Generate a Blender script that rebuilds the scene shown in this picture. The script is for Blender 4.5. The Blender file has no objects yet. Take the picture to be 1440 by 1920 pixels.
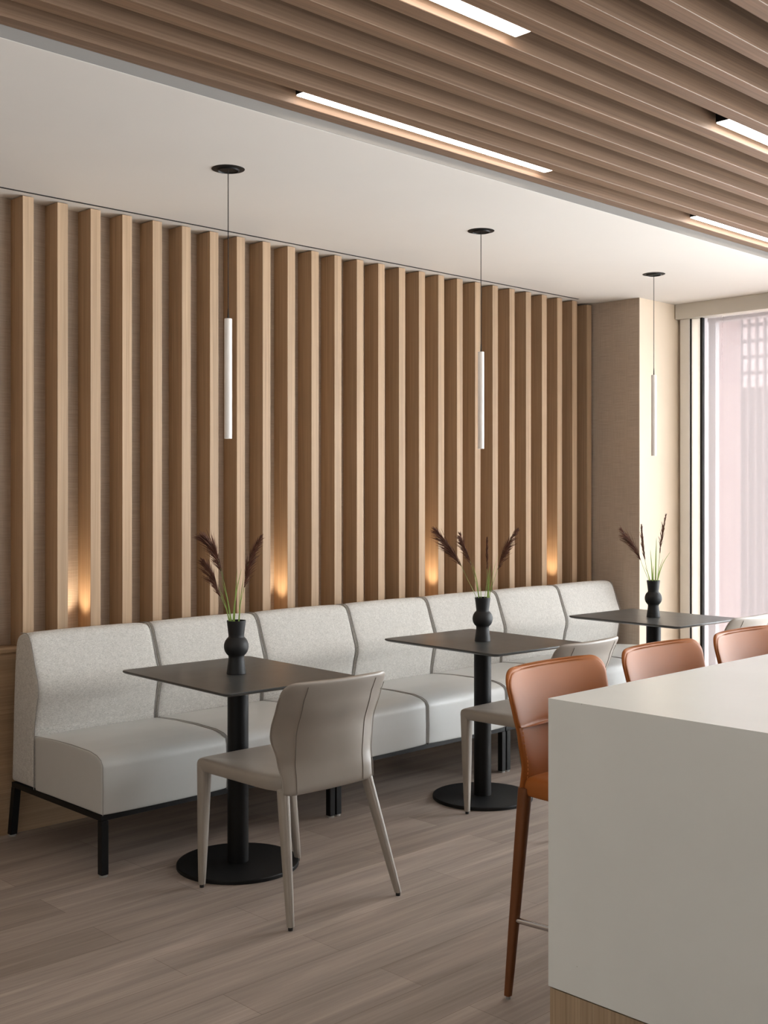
import bpy, bmesh, math, random
from mathutils import Vector, Matrix
random.seed(7)
C = bpy.context.scene
COL = C.collection
PI = math.pi

# ------------------------------------------------------------------ camera
CAM_H = 1.44
YAW = math.atan(2230 / 2174)            # angle between the view axis and the slatted wall's direction
CA, SA = math.cos(YAW), math.sin(YAW)
FWD = Vector((CA, SA, 0)); RIGHT = Vector((SA, -CA, 0))
cam_d = bpy.data.cameras.new('camera')
cam = bpy.data.objects.new('camera', cam_d); COL.objects.link(cam)
cam.location = (0, 0, CAM_H)
cam.rotation_euler = (PI / 2, 0, YAW - PI / 2)
cam_d.sensor_fit = 'VERTICAL'; cam_d.sensor_height = 24.0
cam_d.lens = 24.0 * 2174 / 1920
cam_d.shift_y = -(960 - 922) / 1920.0
cam_d.clip_start = 0.05; cam_d.clip_end = 400
C.camera = cam

# ------------------------------------------------------------------ world, sun, exposure
C.view_settings.view_transform = 'Standard'; C.view_settings.look = 'None'
C.view_settings.gamma = 1; C.view_settings.use_curve_mapping = False
C.view_settings.exposure = 0.08
W = bpy.data.worlds.new('sky'); C.world = W; W.use_nodes = True
wn = W.node_tree.nodes; wl = W.node_tree.links
bg = wn['Background']
bg.inputs[0].default_value = (0.97, 0.975, 1.0, 1); bg.inputs[1].default_value = 2.5
# hazy sky: brighter towards the window side (+X) and over the sunlit streets below the horizon
_tc = wn.new('ShaderNodeTexCoord'); _sx = wn.new('ShaderNodeSeparateXYZ'); wl.new(_tc.outputs['Generated'], _sx.inputs[0])
_mx = wn.new('ShaderNodeMapRange'); _mx.inputs[1].default_value = -0.1; _mx.inputs[2].default_value = 0.85
_mx.inputs[3].default_value = 1.9; _mx.inputs[4].default_value = 19.0; wl.new(_sx.outputs[0], _mx.inputs[0])
_mz = wn.new('ShaderNodeMapRange'); _mz.inputs[1].default_value = -0.25; _mz.inputs[2].default_value = 0.1
_mz.inputs[3].default_value = 1.15; _mz.inputs[4].default_value = 1.0; wl.new(_sx.outputs[2], _mz.inputs[0])
_mu = wn.new('ShaderNodeMath'); _mu.operation = 'MULTIPLY'; wl.new(_mx.outputs[0], _mu.inputs[0]); wl.new(_mz.outputs[0], _mu.inputs[1])
wl.new(_mu.outputs[0], bg.inputs[1])

sun_d = bpy.data.lights.new('sun', 'SUN'); sun_d.energy = 6.0; sun_d.angle = math.radians(1.2)
sun_d.color = (1.0, 0.86, 0.66)
sun = bpy.data.objects.new('sun', sun_d); COL.objects.link(sun)
sun.rotation_euler = Vector((-0.36, 0.16, -0.9)).to_track_quat('-Z', 'Y').to_euler()

def portal(name, loc, rot, sx, sy):
    l = bpy.data.lights.new(name, 'AREA'); l.shape = 'RECTANGLE'; l.size = sx; l.size_y = sy
    l.cycles.is_portal = True
    o = bpy.data.objects.new(name, l); COL.objects.link(o); o.location = loc; o.rotation_euler = rot
portal('window_portal', (7.12, 0.1, 1.36), (0, PI / 2, 0), 2.6, 8.1)
portal('front_portal', (5.2, -4.06, 1.36), (PI / 2, 0, 0), 3.7, 2.6)
portal('left_portal', (-2.66, 0.85, 1.45), (0, -PI / 2, 0), 1.9, 2.7)

# ------------------------------------------------------------------ materials
def srgb(r, g, b):
    f = lambda c: (c / 255 / 12.92) if c / 255 <= 0.04045 else ((c / 255 + 0.055) / 1.055) ** 2.4
    return (f(r), f(g), f(b), 1)
def new_mat(name):
    m = bpy.data.materials.new(name); m.use_nodes = True
    nt = m.node_tree; b = nt.nodes['Principled BSDF']
    return m, nt, b
def coords(nt, scale, rot=(0, 0, 0), kind='Object'):
    tc = nt.nodes.new('ShaderNodeTexCoord'); mp = nt.nodes.new('ShaderNodeMapping')
    mp.inputs['Scale'].default_value = scale; mp.inputs['Rotation'].default_value = rot
    nt.links.new(tc.outputs[kind], mp.inputs[0]); return mp.outputs[0]
def noise(nt, vec, scale=1, detail=4, rough=0.55, dist=0.0):
    n = nt.nodes.new('ShaderNodeTexNoise'); n.inputs['Scale'].default_value = scale
    n.inputs['Detail'].default_value = detail; n.inputs['Roughness'].default_value = rough
    n.inputs['Distortion'].default_value = dist
    nt.links.new(vec, n.inputs['Vector']); return n.outputs['Fac']
def ramp(nt, fac, stops):
    r = nt.nodes.new('ShaderNodeValToRGB'); e = r.color_ramp.elements
    while len(e) < len(stops): e.new(0.5)
    for el, (p, c) in zip(e, stops): el.position = p; el.color = c
    nt.links.new(fac, r.inputs[0]); return r.outputs[0]
def mixc(nt, a, b, fac, mode='MIX'):
    m = nt.nodes.new('ShaderNodeMix'); m.data_type = 'RGBA'; m.blend_type = mode
    if isinstance(fac, float): m.inputs[0].default_value = fac
    else: nt.links.new(fac, m.inputs[0])
    for s, i in ((a, 6), (b, 7)):
        if isinstance(s, tuple): m.inputs[i].default_value = s
        else: nt.links.new(s, m.inputs[i])
    return m.outputs[2]
def bump(nt, b, h, strength=0.2, dist=0.002):
    n = nt.nodes.new('ShaderNodeBump'); n.inputs['Strength'].default_value = strength
    n.inputs['Distance'].default_value = dist
    nt.links.new(h, n.inputs['Height']); nt.links.new(n.outputs[0], b.inputs['Normal'])
def plain(name, col, rough=0.5, metal=0.0, spec=0.5, var=0.06, vs=6):
    m, nt, b = new_mat(name)
    v = coords(nt, (1, 1, 1)); n = noise(nt, v, vs, 5)
    lo = tuple(c * (1 - var) for c in col[:3]) + (1,); hi = tuple(min(1, c * (1 + var)) for c in col[:3]) + (1,)
    nt.links.new(ramp(nt, n, [(0.3, lo), (0.7, hi)]), b.inputs['Base Color'])
    b.inputs['Roughness'].default_value = rough; b.inputs['Metallic'].default_value = metal
    b.inputs['Specular IOR Level'].default_value = spec
    return m
def wood(name, c1, c2, axis='Z', rough=0.5):
    m, nt, b = new_mat(name)
    s = {'Z': (150, 150, 1.6), 'X': (1.2, 150, 150), 'Y': (150, 1.6, 150)}[axis]
    n1 = noise(nt, coords(nt, s), 1, 3, 0.6)
    s2 = tuple(q * 0.14 for q in s); n2 = noise(nt, coords(nt, s2), 1, 4, 0.5, 0.6)
    g = ramp(nt, n1, [(0.25, c2), (0.75, c1)])
    g2 = ramp(nt, n2, [(0.3, (0.86, 0.86, 0.86, 1)), (0.7, (1.08, 1.07, 1.06, 1))])
    nt.links.new(mixc(nt, g, g2, 1.0, 'MULTIPLY'), b.inputs['Base Color'])
    b.inputs['Roughness'].default_value = rough; bump(nt, b, n1, 0.12, 0.001)
    b.inputs['Specular IOR Level'].default_value = 0.3
    return m
def leather(name, col, rough=0.4, dark=0.88, spec=0.4):
    m, nt, b = new_mat(name); b.inputs['Specular IOR Level'].default_value = spec
    v = coords(nt, (1, 1, 1))
    n = noise(nt, v, 9, 4)
    lo = tuple(c * dark for c in col[:3]) + (1,)
    nt.links.new(ramp(nt, n, [(0.3, lo), (0.7, col)]), b.inputs['Base Color'])
    vo = nt.nodes.new('ShaderNodeTexVoronoi'); vo.inputs['Scale'].default_value = 700
    nt.links.new(v, vo.inputs['Vector']); bump(nt, b, vo.outputs['Distance'], 0.12, 0.0004)
    b.inputs['Roughness'].default_value = rough
    return m

M = {}
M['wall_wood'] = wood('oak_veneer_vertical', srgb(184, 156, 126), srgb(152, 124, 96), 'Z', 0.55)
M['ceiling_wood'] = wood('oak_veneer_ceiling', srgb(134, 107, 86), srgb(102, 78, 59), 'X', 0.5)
M['panel_wood'] = wood('oak_panel', srgb(176, 148, 118), srgb(150, 122, 94), 'X', 0.55)
M['island_wood'] = wood('island_plinth_oak', srgb(188, 166, 138), srgb(150, 128, 104), 'Z', 0.55)
M['paint'] = plain('white_ceiling_paint', srgb(213, 207, 200), 0.9, var=0.015, vs=1.5)
M['dark_paint'] = plain('dark_plenum', srgb(58, 46, 36), 0.9)
M['room_paint'] = plain('room_paint', srgb(196, 186, 172), 0.9, var=0.02)
M['frame_dark'] = plain('window_frame_outer', srgb(118, 112, 112), 0.5, var=0.02)
M['fascia_grey'] = plain('grey_shadow_trim', srgb(122, 117, 112), 0.8, var=0.01)  # grey tone stands in for shade on the white ceiling step
M['cream'] = plain('cream_paint', srgb(236, 219, 197), 0.85, var=0.015)
M['valance'] = plain('valance_metal', srgb(204, 198, 188), 0.5, var=0.01)
M['frame_grey'] = plain('window_channel_grey', srgb(232, 228, 221), 0.45, var=0.02)
M['frame_white'] = plain('window_frame_white', srgb(240, 234, 222), 0.45, var=0.02)
M['black'] = plain('black_powder_coat', srgb(15, 15, 16), 0.5, spec=0.25)
M['blackgap'] = plain('shadow_gap_black', srgb(18, 16, 15), 0.8)
M['vase'] = plain('matt_black_ceramic', srgb(27, 27, 28), 0.55, spec=0.35)
M['glide'] = plain('clear_plastic_glide', srgb(150, 148, 144), 0.3)
M['rubber'] = plain('black_rubber', srgb(20, 20, 20), 0.6)
M['white_tube'] = plain('white_enamel_tube', srgb(238, 234, 230), 0.35, var=0.01)
M['chrome'] = plain('chrome', srgb(205, 205, 208), 0.12, metal=1.0, var=0.01)
M['grey_leather'] = leather('taupe_leather', srgb(152, 144, 135), 0.38, 0.93)
M['tan_leather'] = leather('tan_leather', srgb(156, 91, 42), 0.5, 0.92, 0.18)
M['tan_leg'] = leather('tan_leather_leg', srgb(112, 68, 38), 0.45, 0.85, 0.25)
M['stitch_tan'] = plain('orange_thread', srgb(226, 150, 84), 0.7)
M['stitch_grey'] = plain('grey_thread', srgb(104, 96, 88), 0.7)
M['stem'] = plain('green_stem', srgb(126, 150, 74), 0.55, var=0.2, vs=40)
M['leaf'] = plain('green_blade', srgb(150, 178, 92), 0.5, var=0.2, vs=30)
M['plume'] = plain('purple_brown_plume', srgb(92, 56, 40), 0.8, var=0.35, vs=60)
M['seat_vinyl'] = leather('pale_grey_vinyl', srgb(188, 188, 185), 0.42, 0.97)
M['piping'] = plain('grey_piping', srgb(148, 146, 142), 0.6)

# table top: dark stone-like laminate
m, nt, b = new_mat('dark_laminate'); M['tabletop'] = m
n = noise(nt, coords(nt, (3, 3, 3)), 2.2, 6, 0.6, 1.2)
nt.links.new(ramp(nt, n, [(0.35, srgb(58, 59, 58)), (0.62, srgb(70, 71, 70))]), b.inputs['Base Color'])
b.inputs['Roughness'].default_value = 0.33; b.inputs['Specular IOR Level'].default_value = 0.5

# woven bench fabric
m, nt, b = new_mat('grey_woven_fabric'); M['fabric'] = m
n1 = noise(nt, coords(nt, (900, 900, 130)), 1, 2, 0.6)
n2 = noise(nt, coords(nt, (130, 130, 900)), 1, 2, 0.6)
n3 = noise(nt, coords(nt, (60, 60, 60)), 1, 3, 0.7)
a1 = ramp(nt, n1, [(0.34, srgb(150, 147, 141)), (0.58, srgb(206, 203, 197))])
a2 = ramp(nt, n2, [(0.34, srgb(148, 145, 139)), (0.58, srgb(208, 205, 199))])
mx = mixc(nt, a1, a2, 0.5)
a3 = ramp(nt, n3, [(0.3, (0.9, 0.9, 0.9, 1)), (0.65, (1.06, 1.06, 1.06, 1))])
nt.links.new(mixc(nt, mx, a3, 1.0, 'MULTIPLY'), b.inputs['Base Color'])
b.inputs['Roughness'].default_value = 0.95; b.inputs['Specular IOR Level'].default_value = 0.15
b.inputs['Sheen Weight'].default_value = 0.15
bump(nt, b, n1, 0.35, 0.001)

# grasscloth wall covering
m, nt, b = new_mat('grasscloth'); M['grasscloth'] = m
n1 = noise(nt, coords(nt, (9, 9, 520)), 1, 3, 0.6); n2 = noise(nt, coords(nt, (320, 320, 8)), 1, 2, 0.5)
a1 = ramp(nt, n1, [(0.3, srgb(168, 152, 136)), (0.7, srgb(192, 176, 160))])
a2 = ramp(nt, n2, [(0.3, (0.93, 0.93, 0.93, 1)), (0.7, (1.05, 1.05, 1.05, 1))])
nt.links.new(mixc(nt, a1, a2, 1.0, 'MULTIPLY'), b.inputs['Base Color'])
b.inputs['Roughness'].default_value = 0.9; bump(nt, b, n1, 0.25, 0.001)

# vinyl plank floor, boards run along X
m, nt, b = new_mat('plank_floor'); M['floor'] = m
br = nt.nodes.new('ShaderNodeTexBrick'); v = coords(nt, (1, 1, 1)); nt.links.new(v, br.inputs['Vector'])
br.offset = 0.37; br.inputs['Scale'].default_value = 1; br.inputs['Brick Width'].default_value = 1.22
br.inputs['Row Height'].default_value = 0.18; br.inputs['Mortar Size'].default_value = 0.0009
br.inputs['Mortar Smooth'].default_value = 0.3; br.inputs['Bias'].default_value = 0
br.inputs['Color1'].default_value = srgb(144, 131, 122); br.inputs['Color2'].default_value = srgb(165, 152, 143)
br.inputs['Mortar'].default_value = srgb(108, 94, 84)
n1 = noise(nt, coords(nt, (0.9, 11, 1)), 1, 6, 0.6, 0.7); n2 = noise(nt, coords(nt, (2.2, 90, 1)), 1, 4, 0.6)
a1 = ramp(nt, n1, [(0.3, (0.70, 0.69, 0.685, 1)), (0.48, (0.92, 0.915, 0.91, 1)), (0.68, (1.22, 1.21, 1.2, 1))])
a2 = ramp(nt, n2, [(0.3, (0.86, 0.86, 0.86, 1)), (0.7, (1.1, 1.1, 1.1, 1))])
nt.links.new(mixc(nt, mixc(nt, br.outputs[0], a1, 1.0, 'MULTIPLY'), a2, 1.0, 'MULTIPLY'), b.inputs['Base Color'])
b.inputs['Roughness'].default_value = 0.48; bump(nt, b, n2, 0.08, 0.001)

# pale engineered stone
m, nt, b = new_mat('white_quartz'); M['quartz'] = m
vo = nt.nodes.new('ShaderNodeTexVoronoi'); vo.inputs['Scale'].default_value = 26
nt.links.new(coords(nt, (1, 1, 1)), vo.inputs['Vector'])
n = noise(nt, coords(nt, (1, 1, 1)), 2.2, 5)
base = ramp(nt, n, [(0.3, srgb(226, 229, 226)), (0.7, srgb(233, 236, 233))])
sp = ramp(nt, vo.outputs['Distance'], [(0.0, (0.45, 0.44, 0.43, 1)), (0.055, (1, 1, 1, 1))])
ns = noise(nt, coords(nt, (1, 1, 1)), 9, 1); gate = ramp(nt, ns, [(0.58, (1, 1, 1, 1)), (0.6, (0, 0, 0, 1))])
sp2 = mixc(nt, sp, (1, 1, 1, 1), gate)
nt.links.new(mixc(nt, base, sp2, 1.0, 'MULTIPLY'), b.inputs['Base Color'])
b.inputs['Roughness'].default_value = 0.28

# lamps
def emit(name, col, s):
    m, nt, b = new_mat(name)
    b.inputs['Base Color'].default_value = (0.9, 0.9, 0.9, 1)
    b.inputs['Emission Color'].default_value = col; b.inputs['Emission Strength'].default_value = s
    return m
M['lamp'] = emit('linear_lamp_diffuser', (1, 0.90, 0.79, 1), 13.0)
M['puck'] = emit('warm_uplight_lens', (1, 0.62, 0.3, 1), 3.0)
M['tube_end'] = emit('pendant_lens', (1, 0.9, 0.78, 1), 1.2)

# glass pane (thin) and sheer roller shade
m, nt, b = new_mat('window_glass'); M['glass'] = m
out = nt.nodes['Material Output']; nt.nodes.remove(b)
tr = nt.nodes.new('ShaderNodeBsdfTransparent'); tr.inputs[0].default_value = (0.93, 0.95, 0.95, 1)
gl = nt.nodes.new('ShaderNodeBsdfGlossy'); gl.inputs['Roughness'].default_value = 0.02
mx = nt.nodes.new('ShaderNodeMixShader'); mx.inputs[0].default_value = 0.06
nt.links.new(tr.outputs[0], mx.inputs[1]); nt.links.new(gl.outputs[0], mx.inputs[2]); nt.links.new(mx.outputs[0], out.inputs[0])
m, nt, b = new_mat('sheer_shade_fabric'); M['shade'] = m
out = nt.nodes['Material Output']; nt.nodes.remove(b)
tr = nt.nodes.new('ShaderNodeBsdfTransparent')
tl = nt.nodes.new('ShaderNodeBsdfTranslucent'); tl.inputs[0].default_value = srgb(128, 121, 122)
df = nt.nodes.new('ShaderNodeBsdfDiffuse'); df.inputs[0].default_value = srgb(200, 194, 192)
m1 = nt.nodes.new('ShaderNodeMixShader'); m1.inputs[0].default_value = 0.5
nt.links.new(tl.outputs[0], m1.inputs[1]); nt.links.new(df.outputs[0], m1.inputs[2])
m2 = nt.nodes.new('ShaderNodeMixShader')
ns = noise(nt, coords(nt, (1, 22, 0.08)), 1, 2)
rp = nt.nodes.new('ShaderNodeMapRange'); rp.inputs[1].default_value = 0.3; rp.inputs[2].default_value = 0.7
rp.inputs[3].default_value = 0.47; rp.inputs[4].default_value = 0.51
nt.links.new(ns, rp.inputs[0]); nt.links.new(rp.outputs[0], m2.inputs[0])
nt.links.new(tr.outputs[0], m2.inputs[1]); nt.links.new(m1.outputs[0], m2.inputs[2]); nt.links.new(m2.outputs[0], out.inputs[0])

m, nt, b = new_mat('frosted_side_light'); M['frosted'] = m
out = nt.nodes['Material Output']; nt.nodes.remove(b)
tl = nt.nodes.new('ShaderNodeBsdfTranslucent'); tl.inputs[0].default_value = srgb(232, 228, 221)
df = nt.nodes.new('ShaderNodeBsdfDiffuse'); df.inputs[0].default_value = srgb(236, 232, 226)
m1 = nt.nodes.new('ShaderNodeMixShader'); m1.inputs[0].default_value = 0.5
nt.links.new(tl.outputs[0], m1.inputs[1]); nt.links.new(df.outputs[0], m1.inputs[2]); nt.links.new(m1.outputs[0], out.inputs[0])
# outside
m, nt, b = new_mat('pink_brick'); M['brick'] = m
br = nt.nodes.new('ShaderNodeTexBrick'); nt.links.new(coords(nt, (1, 1, 1), (PI / 2, 0, PI / 2)), br.inputs['Vector'])
br.inputs['Scale'].default_value = 1; br.inputs['Brick Width'].default_value = 0.9; br.inputs['Row Height'].default_value = 0.3
br.inputs['Mortar Size'].default_value = 0.012
br.inputs['Color1'].default_value = srgb(132, 100, 98); br.inputs['Color2'].default_value = srgb(142, 112, 108)
br.inputs['Mortar'].default_value = srgb(158, 132, 126)
nt.links.new(br.outputs[0], b.inputs['Base Color']); b.inputs['Roughness'].default_value = 0.9
M['curtain'] = plain('grey_lilac_cladding', srgb(106, 100, 108), 0.8, var=0.1, vs=0.5)
M['mullion'] = plain('facade_mullion', srgb(140, 132, 134), 0.7)
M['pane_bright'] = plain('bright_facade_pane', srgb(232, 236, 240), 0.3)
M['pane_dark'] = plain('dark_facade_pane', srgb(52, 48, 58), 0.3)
m, nt, b = new_mat('terrace_pavers'); M['pavers'] = m
br = nt.nodes.new('ShaderNodeTexBrick'); nt.links.new(coords(nt, (1, 1, 1)), br.inputs['Vector'])
br.inputs['Scale'].default_value = 1; br.inputs['Brick Width'].default_value = 1.2; br.inputs['Row Height'].default_value = 1.2
br.inputs['Mortar Size'].default_value = 0.05; br.offset = 0
br.inputs['Color1'].default_value = srgb(186, 150, 142); br.inputs['Color2'].default_value = srgb(196, 164, 156)
br.inputs['Mortar'].default_value = srgb(240, 236, 232)
nt.links.new(br.outputs[0], b.inputs['Base Color']); b.inputs['Roughness'].default_value = 0.9

# ------------------------------------------------------------------ helpers
def tag(o, label=None, cat=None, group=None, kind=None):
    if label: o['label'] = label
    if cat: o['category'] = cat
    if group: o['group'] = group
    if kind: o['kind'] = kind
    return o
def empty(name, loc=(0, 0, 0), rz=0):
    o = bpy.data.objects.new(name, None); o.empty_display_size = 0.1
    COL.objects.link(o); o.location = loc; o.rotation_euler = (0, 0, rz); return o
def obj(name, bm, mat, parent=None, smooth=False, sub=0):
    bmesh.ops.recalc_face_normals(bm, faces=bm.faces)
    me = bpy.data.meshes.new(name); bm.to_mesh(me); bm.free()
    me.materials.append(mat)
    if smooth:
        me.polygons.foreach_set('use_smooth', [True] * len(me.polygons))
        if smooth != 'all':
            try: me.set_sharp_from_angle(angle=math.radians(smooth if smooth is not True else 40))
            except Exception: pass
    o = bpy.data.objects.new(name, me); COL.objects.link(o)
    if parent: o.parent = parent
    if sub:
        s = o.modifiers.new('sub', 'SUBSURF'); s.levels = sub; s.render_levels = sub
    return o
def add_box(bm, lo, hi, bev=0.0, seg=2):
    r = bmesh.ops.create_cube(bm, size=1.0)
    vs = r['verts']
    for v in vs:
        v.co = Vector([lo[i] + (v.co[i] + 0.5) * (hi[i] - lo[i]) for i in range(3)])
    if bev > 0:
        es = list({e for v in vs for e in v.link_edges})
        bmesh.ops.bevel(bm, geom=es, offset=bev, segments=seg, profile=0.5, affect='EDGES')
def box(name, lo, hi, mat, parent=None, bev=0.0, seg=2):
    bm = bmesh.new(); add_box(bm, lo, hi, bev, seg)
    return obj(name, bm, mat, parent, smooth=bool(bev) and 35)
def add_lathe(bm, prof, seg=48, c=(0, 0, 0)):
    rings = []
    for r, z in prof:
        if r < 1e-6: rings.append([bm.verts.new((c[0], c[1], c[2] + z))])
        else: rings.append([bm.verts.new((c[0] + r * math.cos(2 * PI * k / seg), c[1] + r * math.sin(2 * PI * k / seg), c[2] + z)) for k in range(seg)])
    for a, b in zip(rings, rings[1:]):
        for k in range(seg):
            k2 = (k + 1) % seg
            if len(a) == 1 and len(b) == 1: continue
            if len(a) == 1: bm.faces.new((a[0], b[k], b[k2]))
            elif len(b) == 1: bm.faces.new((a[k], a[k2], b[0]))
            else: bm.faces.new((a[k], a[k2], b[k2], b[k]))
    if len(rings[0]) > 1: bm.faces.new(rings[0])
    if len(rings[-1]) > 1: bm.faces.new(rings[-1])
def add_loft(bm, rings, cap=True):
    R = [[bm.verts.new(p) for p in r] for r in rings]
    n = len(R[0])
    for a, b in zip(R, R[1:]):
        for k in range(n):
            bm.faces.new((a[k], a[(k + 1) % n], b[(k + 1) % n], b[k]))
    if cap: bm.faces.new(R[0]); bm.faces.new(R[-1])
def rrect(cx, cy, z, hx, hy, r, n=4):
    pts = []
    for (sx, sy, a0) in ((1, 1, 0), (-1, 1, PI / 2), (-1, -1, PI), (1, -1, 1.5 * PI)):
        for k in range(n + 1):
            a = a0 + k / n * PI / 2
            pts.append((cx + sx * (hx - r) + r * math.cos(a), cy + sy * (hy - r) + r * math.sin(a), z))
    return pts
def add_tube(bm, pts, rad, seg=8):
    rings = []
    for i, p in enumerate(pts):
        p = Vector(p); a = Vector(pts[max(0, i - 1)]); b = Vector(pts[min(len(pts) - 1, i + 1)])
        d = (b - a).normalized(); up = Vector((0, 0, 1)) if abs(d.z) < 0.9 else Vector((1, 0, 0))
        s = d.cross(up).normalized(); t = s.cross(d)
        r = rad[i] if isinstance(rad, (list, tuple)) else rad
        rings.append([p + s * r * math.cos(2 * PI * k / seg) + t * r * math.sin(2 * PI * k / seg) for k in range(seg)])
    add_loft(bm, rings)
def copy_tree(o, parent=None):
    c = o.copy(); COL.objects.link(c)
    if parent: c.parent = parent
    for ch in [k for k in bpy.data.objects if k.parent == o and k.name in KIDS.get(o.name, ())]: copy_tree(ch, c)
    return c
def kids(root):
    return [o for o in bpy.data.objects if o.parent == root]
def dup(root, loc, rz, label):
    r = root.copy(); COL.objects.link(r); r.location = loc; r.rotation_euler = (0, 0, rz); r['label'] = label
    for ch in kids(root):
        c = ch.copy(); COL.objects.link(c); c.parent = r
        for g in kids(ch):
            d = g.copy(); COL.objects.link(d); d.parent = c
    return r
ONES = ['', 'first', 'second', 'third', 'fourth', 'fifth', 'sixth', 'seventh', 'eighth', 'ninth', 'tenth', 'eleventh', 'twelfth',
        'thirteenth', 'fourteenth', 'fifteenth', 'sixteenth', 'seventeenth', 'eighteenth', 'nineteenth']
def ordinal(n):
    if n < 20: return ONES[n]
    t = {2: ('twentieth', 'twenty'), 3: ('thirtieth', 'thirty')}[n // 10]
    return t[0] if n % 10 == 0 else t[1] + '-' + ONES[n % 10]

# ------------------------------------------------------------------ room shell
X0, X1 = -2.6, 7.15; YB = -4.0; CEIL = 2.70; WALLY = 4.70; FRONT = 4.59; SOF = 3.045
COLX, COLY = 6.44, 4.232
def struct(o): o['kind'] = 'structure'; return o
struct(box('floor', (X0, YB, -0.12), (X1, 4.9, 0.0), M['floor']))
struct(box('wall_back', (X0, WALLY, 0), (COLX, 4.9, CEIL + 0.3), M['grasscloth']))
bm = bmesh.new()
add_box(bm, (X0 - 0.12, YB, 0), (X0, 4.9, 0.5)); add_box(bm, (X0 - 0.12, YB, 2.4), (X0, 4.9, CEIL + 0.3))
add_box(bm, (X0 - 0.12, 2.2, 0.5), (X0, 4.9, 2.4)); add_box(bm, (X0 - 0.12, YB, 0.5), (X0, -0.5, 2.4))
struct(obj('wall_left', bm, M['room_paint']))  # opening cut for the added fill window
struct(box('wall_front', (X0, YB - 0.12, CEIL - 0.05), (X1, YB, CEIL + 0.3), M['room_paint']))
def fill_glazing(name, x0, x1, n, along_x, other, z0, z1):  # unseen windows added to let in fill light
    w = struct(empty(name, ((x0 + x1) / 2, other, z0) if along_x else (other, (x0 + x1) / 2, z0), 0 if along_x else PI / 2))
    L_ = x1 - x0; bm = bmesh.new()
    for k in range(n + 1):
        x = -L_ / 2 + L_ * k / n; add_box(bm, (x - 0.03, -0.04, 0), (x + 0.03, 0.04, z1 - z0))
    add_box(bm, (-L_ / 2, -0.04, 0), (L_ / 2, 0.04, 0.06)); add_box(bm, (-L_ / 2, -0.04, z1 - z0 - 0.06), (L_ / 2, 0.04, z1 - z0))
    obj('window_frame', bm, M['frame_grey'], w)
    box('window_pane', (-L_ / 2, -0.004, 0.06), (L_ / 2, 0.004, z1 - z0 - 0.06), M['glass'], w)
struct(box('wall_front_left', (X0, YB - 0.12, 0), (3.4, YB, CEIL), M['room_paint']))  # closed stretch, keeps the added fill light off the slats' sides
fill_glazing('window_6', 3.4, X1, 3, True, YB - 0.05, 0.0, CEIL - 0.05)  # added behind the camera as a source of fill light
fill_glazing('window_7', -0.5, 2.2, 2, False, X0 - 0.05, 0.5, 2.4)  # added out of view, sized to send fill light at the counter end
# white ceiling with a soft rounded nose at the step up to the baffles
bm = bmesh.new()
pr = [(4.9, CEIL), (SOF + 0.004, CEIL)] + [(SOF + 0.004 - 0.004 * math.sin(a), CEIL + 0.004 - 0.004 * math.cos(a)) for a in [PI / 2 * k / 5 for k in range(1, 6)]] + [(SOF, CEIL + 0.30), (4.9, CEIL + 0.30)]
add_loft(bm, [[(X0, y, z) for y, z in pr], [(X1, y, z) for y, z in pr]])
struct(obj('ceiling', bm, M['paint'], smooth=40))
struct(box('trim_10', (X0, SOF - 0.002, CEIL + 0.001), (6.86, SOF + 0.001, CEIL + 0.06), M['fascia_grey']))  # added strip, shade on the step painted in as grey
struct(box('ceiling_plenum', (X0, YB, CEIL + 0.25), (X1, SOF, CEIL + 0.32), M['dark_paint']))
# slot line in the ceiling in front of the slats
struct(box('trim_1', (X0 + 0.02, 4.535, CEIL - 0.0015), (6.205, 4.549, CEIL + 0.0005), M['blackgap']))
# wainscot and its ledge below the slats
struct(box('trim_2', (X0, FRONT, 0), (COLX, WALLY, 0.762), M['panel_wood']))
struct(box('trim_3', (X0, FRONT - 0.006, 0.762), (COLX, WALLY, 0.782), M['panel_wood'], bev=0.002))
# column: fabric side towards the bench, cream face towards the room
bm = bmesh.new(); add_box(bm, (COLX + 0.004, COLY, 0), (X1, 4.9, CEIL))
struct(obj('wall_right', bm, M['cream']))
struct(box('trim_4', (COLX, COLY, 0), (COLX + 0.004, 4.9, CEIL), M['grasscloth']))
# window wall along X
bm = bmesh.new()
add_box(bm, (6.86, YB, CEIL - 0.10), (6.98, COLY - 0.006, CEIL), 0.002)
struct(obj('trim_5', bm, M['valance']))
struct(box('trim_6', (6.895, COLY - 0.092, 0), (7.0, COLY - 0.022, CEIL - 0.1), M['frame_grey'], bev=0.003))
struct(box('trim_7', (6.905, COLY - 0.1, 0), (6.925, COLY - 0.092, CEIL - 0.1), M['blackgap']))
struct(box('window_8', (6.914, COLY - 0.169, 0), (6.922, COLY - 0.099, CEIL - 0.1), M['frosted']))
struct(box('trim_9', (6.905, COLY - 0.185, 0), (6.935, COLY - 0.168, CEIL - 0.1), M['blackgap']))
edges = [4.07, 2.45, 0.9, -0.65, -2.2, -3.75]
for i in range(5):
    a, b_ = edges[i + 1], edges[i]
    w = struct(empty('window_%d' % (i + 1), (7.05, (a + b_) / 2, 0)))
    h = (b_ - a) / 2
    bm = bmesh.new()
    for lo, hi in (((-0.025, -h, 0.0), (0.025, -h + 0.05, CEIL)), ((-0.025, h - 0.05, 0.0), (0.025, h, CEIL)),
                   ((-0.04, -h, 0.0), (0.04, h, 0.10)), ((-0.04, -h, CEIL - 0.12), (0.04, h, CEIL))):
        add_box(bm, lo, hi)
    obj('window_frame', bm, M['frame_dark'], w)
    box('window_pane', (-0.004, -h + 0.05, 0.10), (0.004, h - 0.05, CEIL - 0.12), M['glass'], w)
struct(box('wall_right_end', (7.0, YB, 0), (X1, -3.75, CEIL + 0.3), M['room_paint']))
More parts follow.
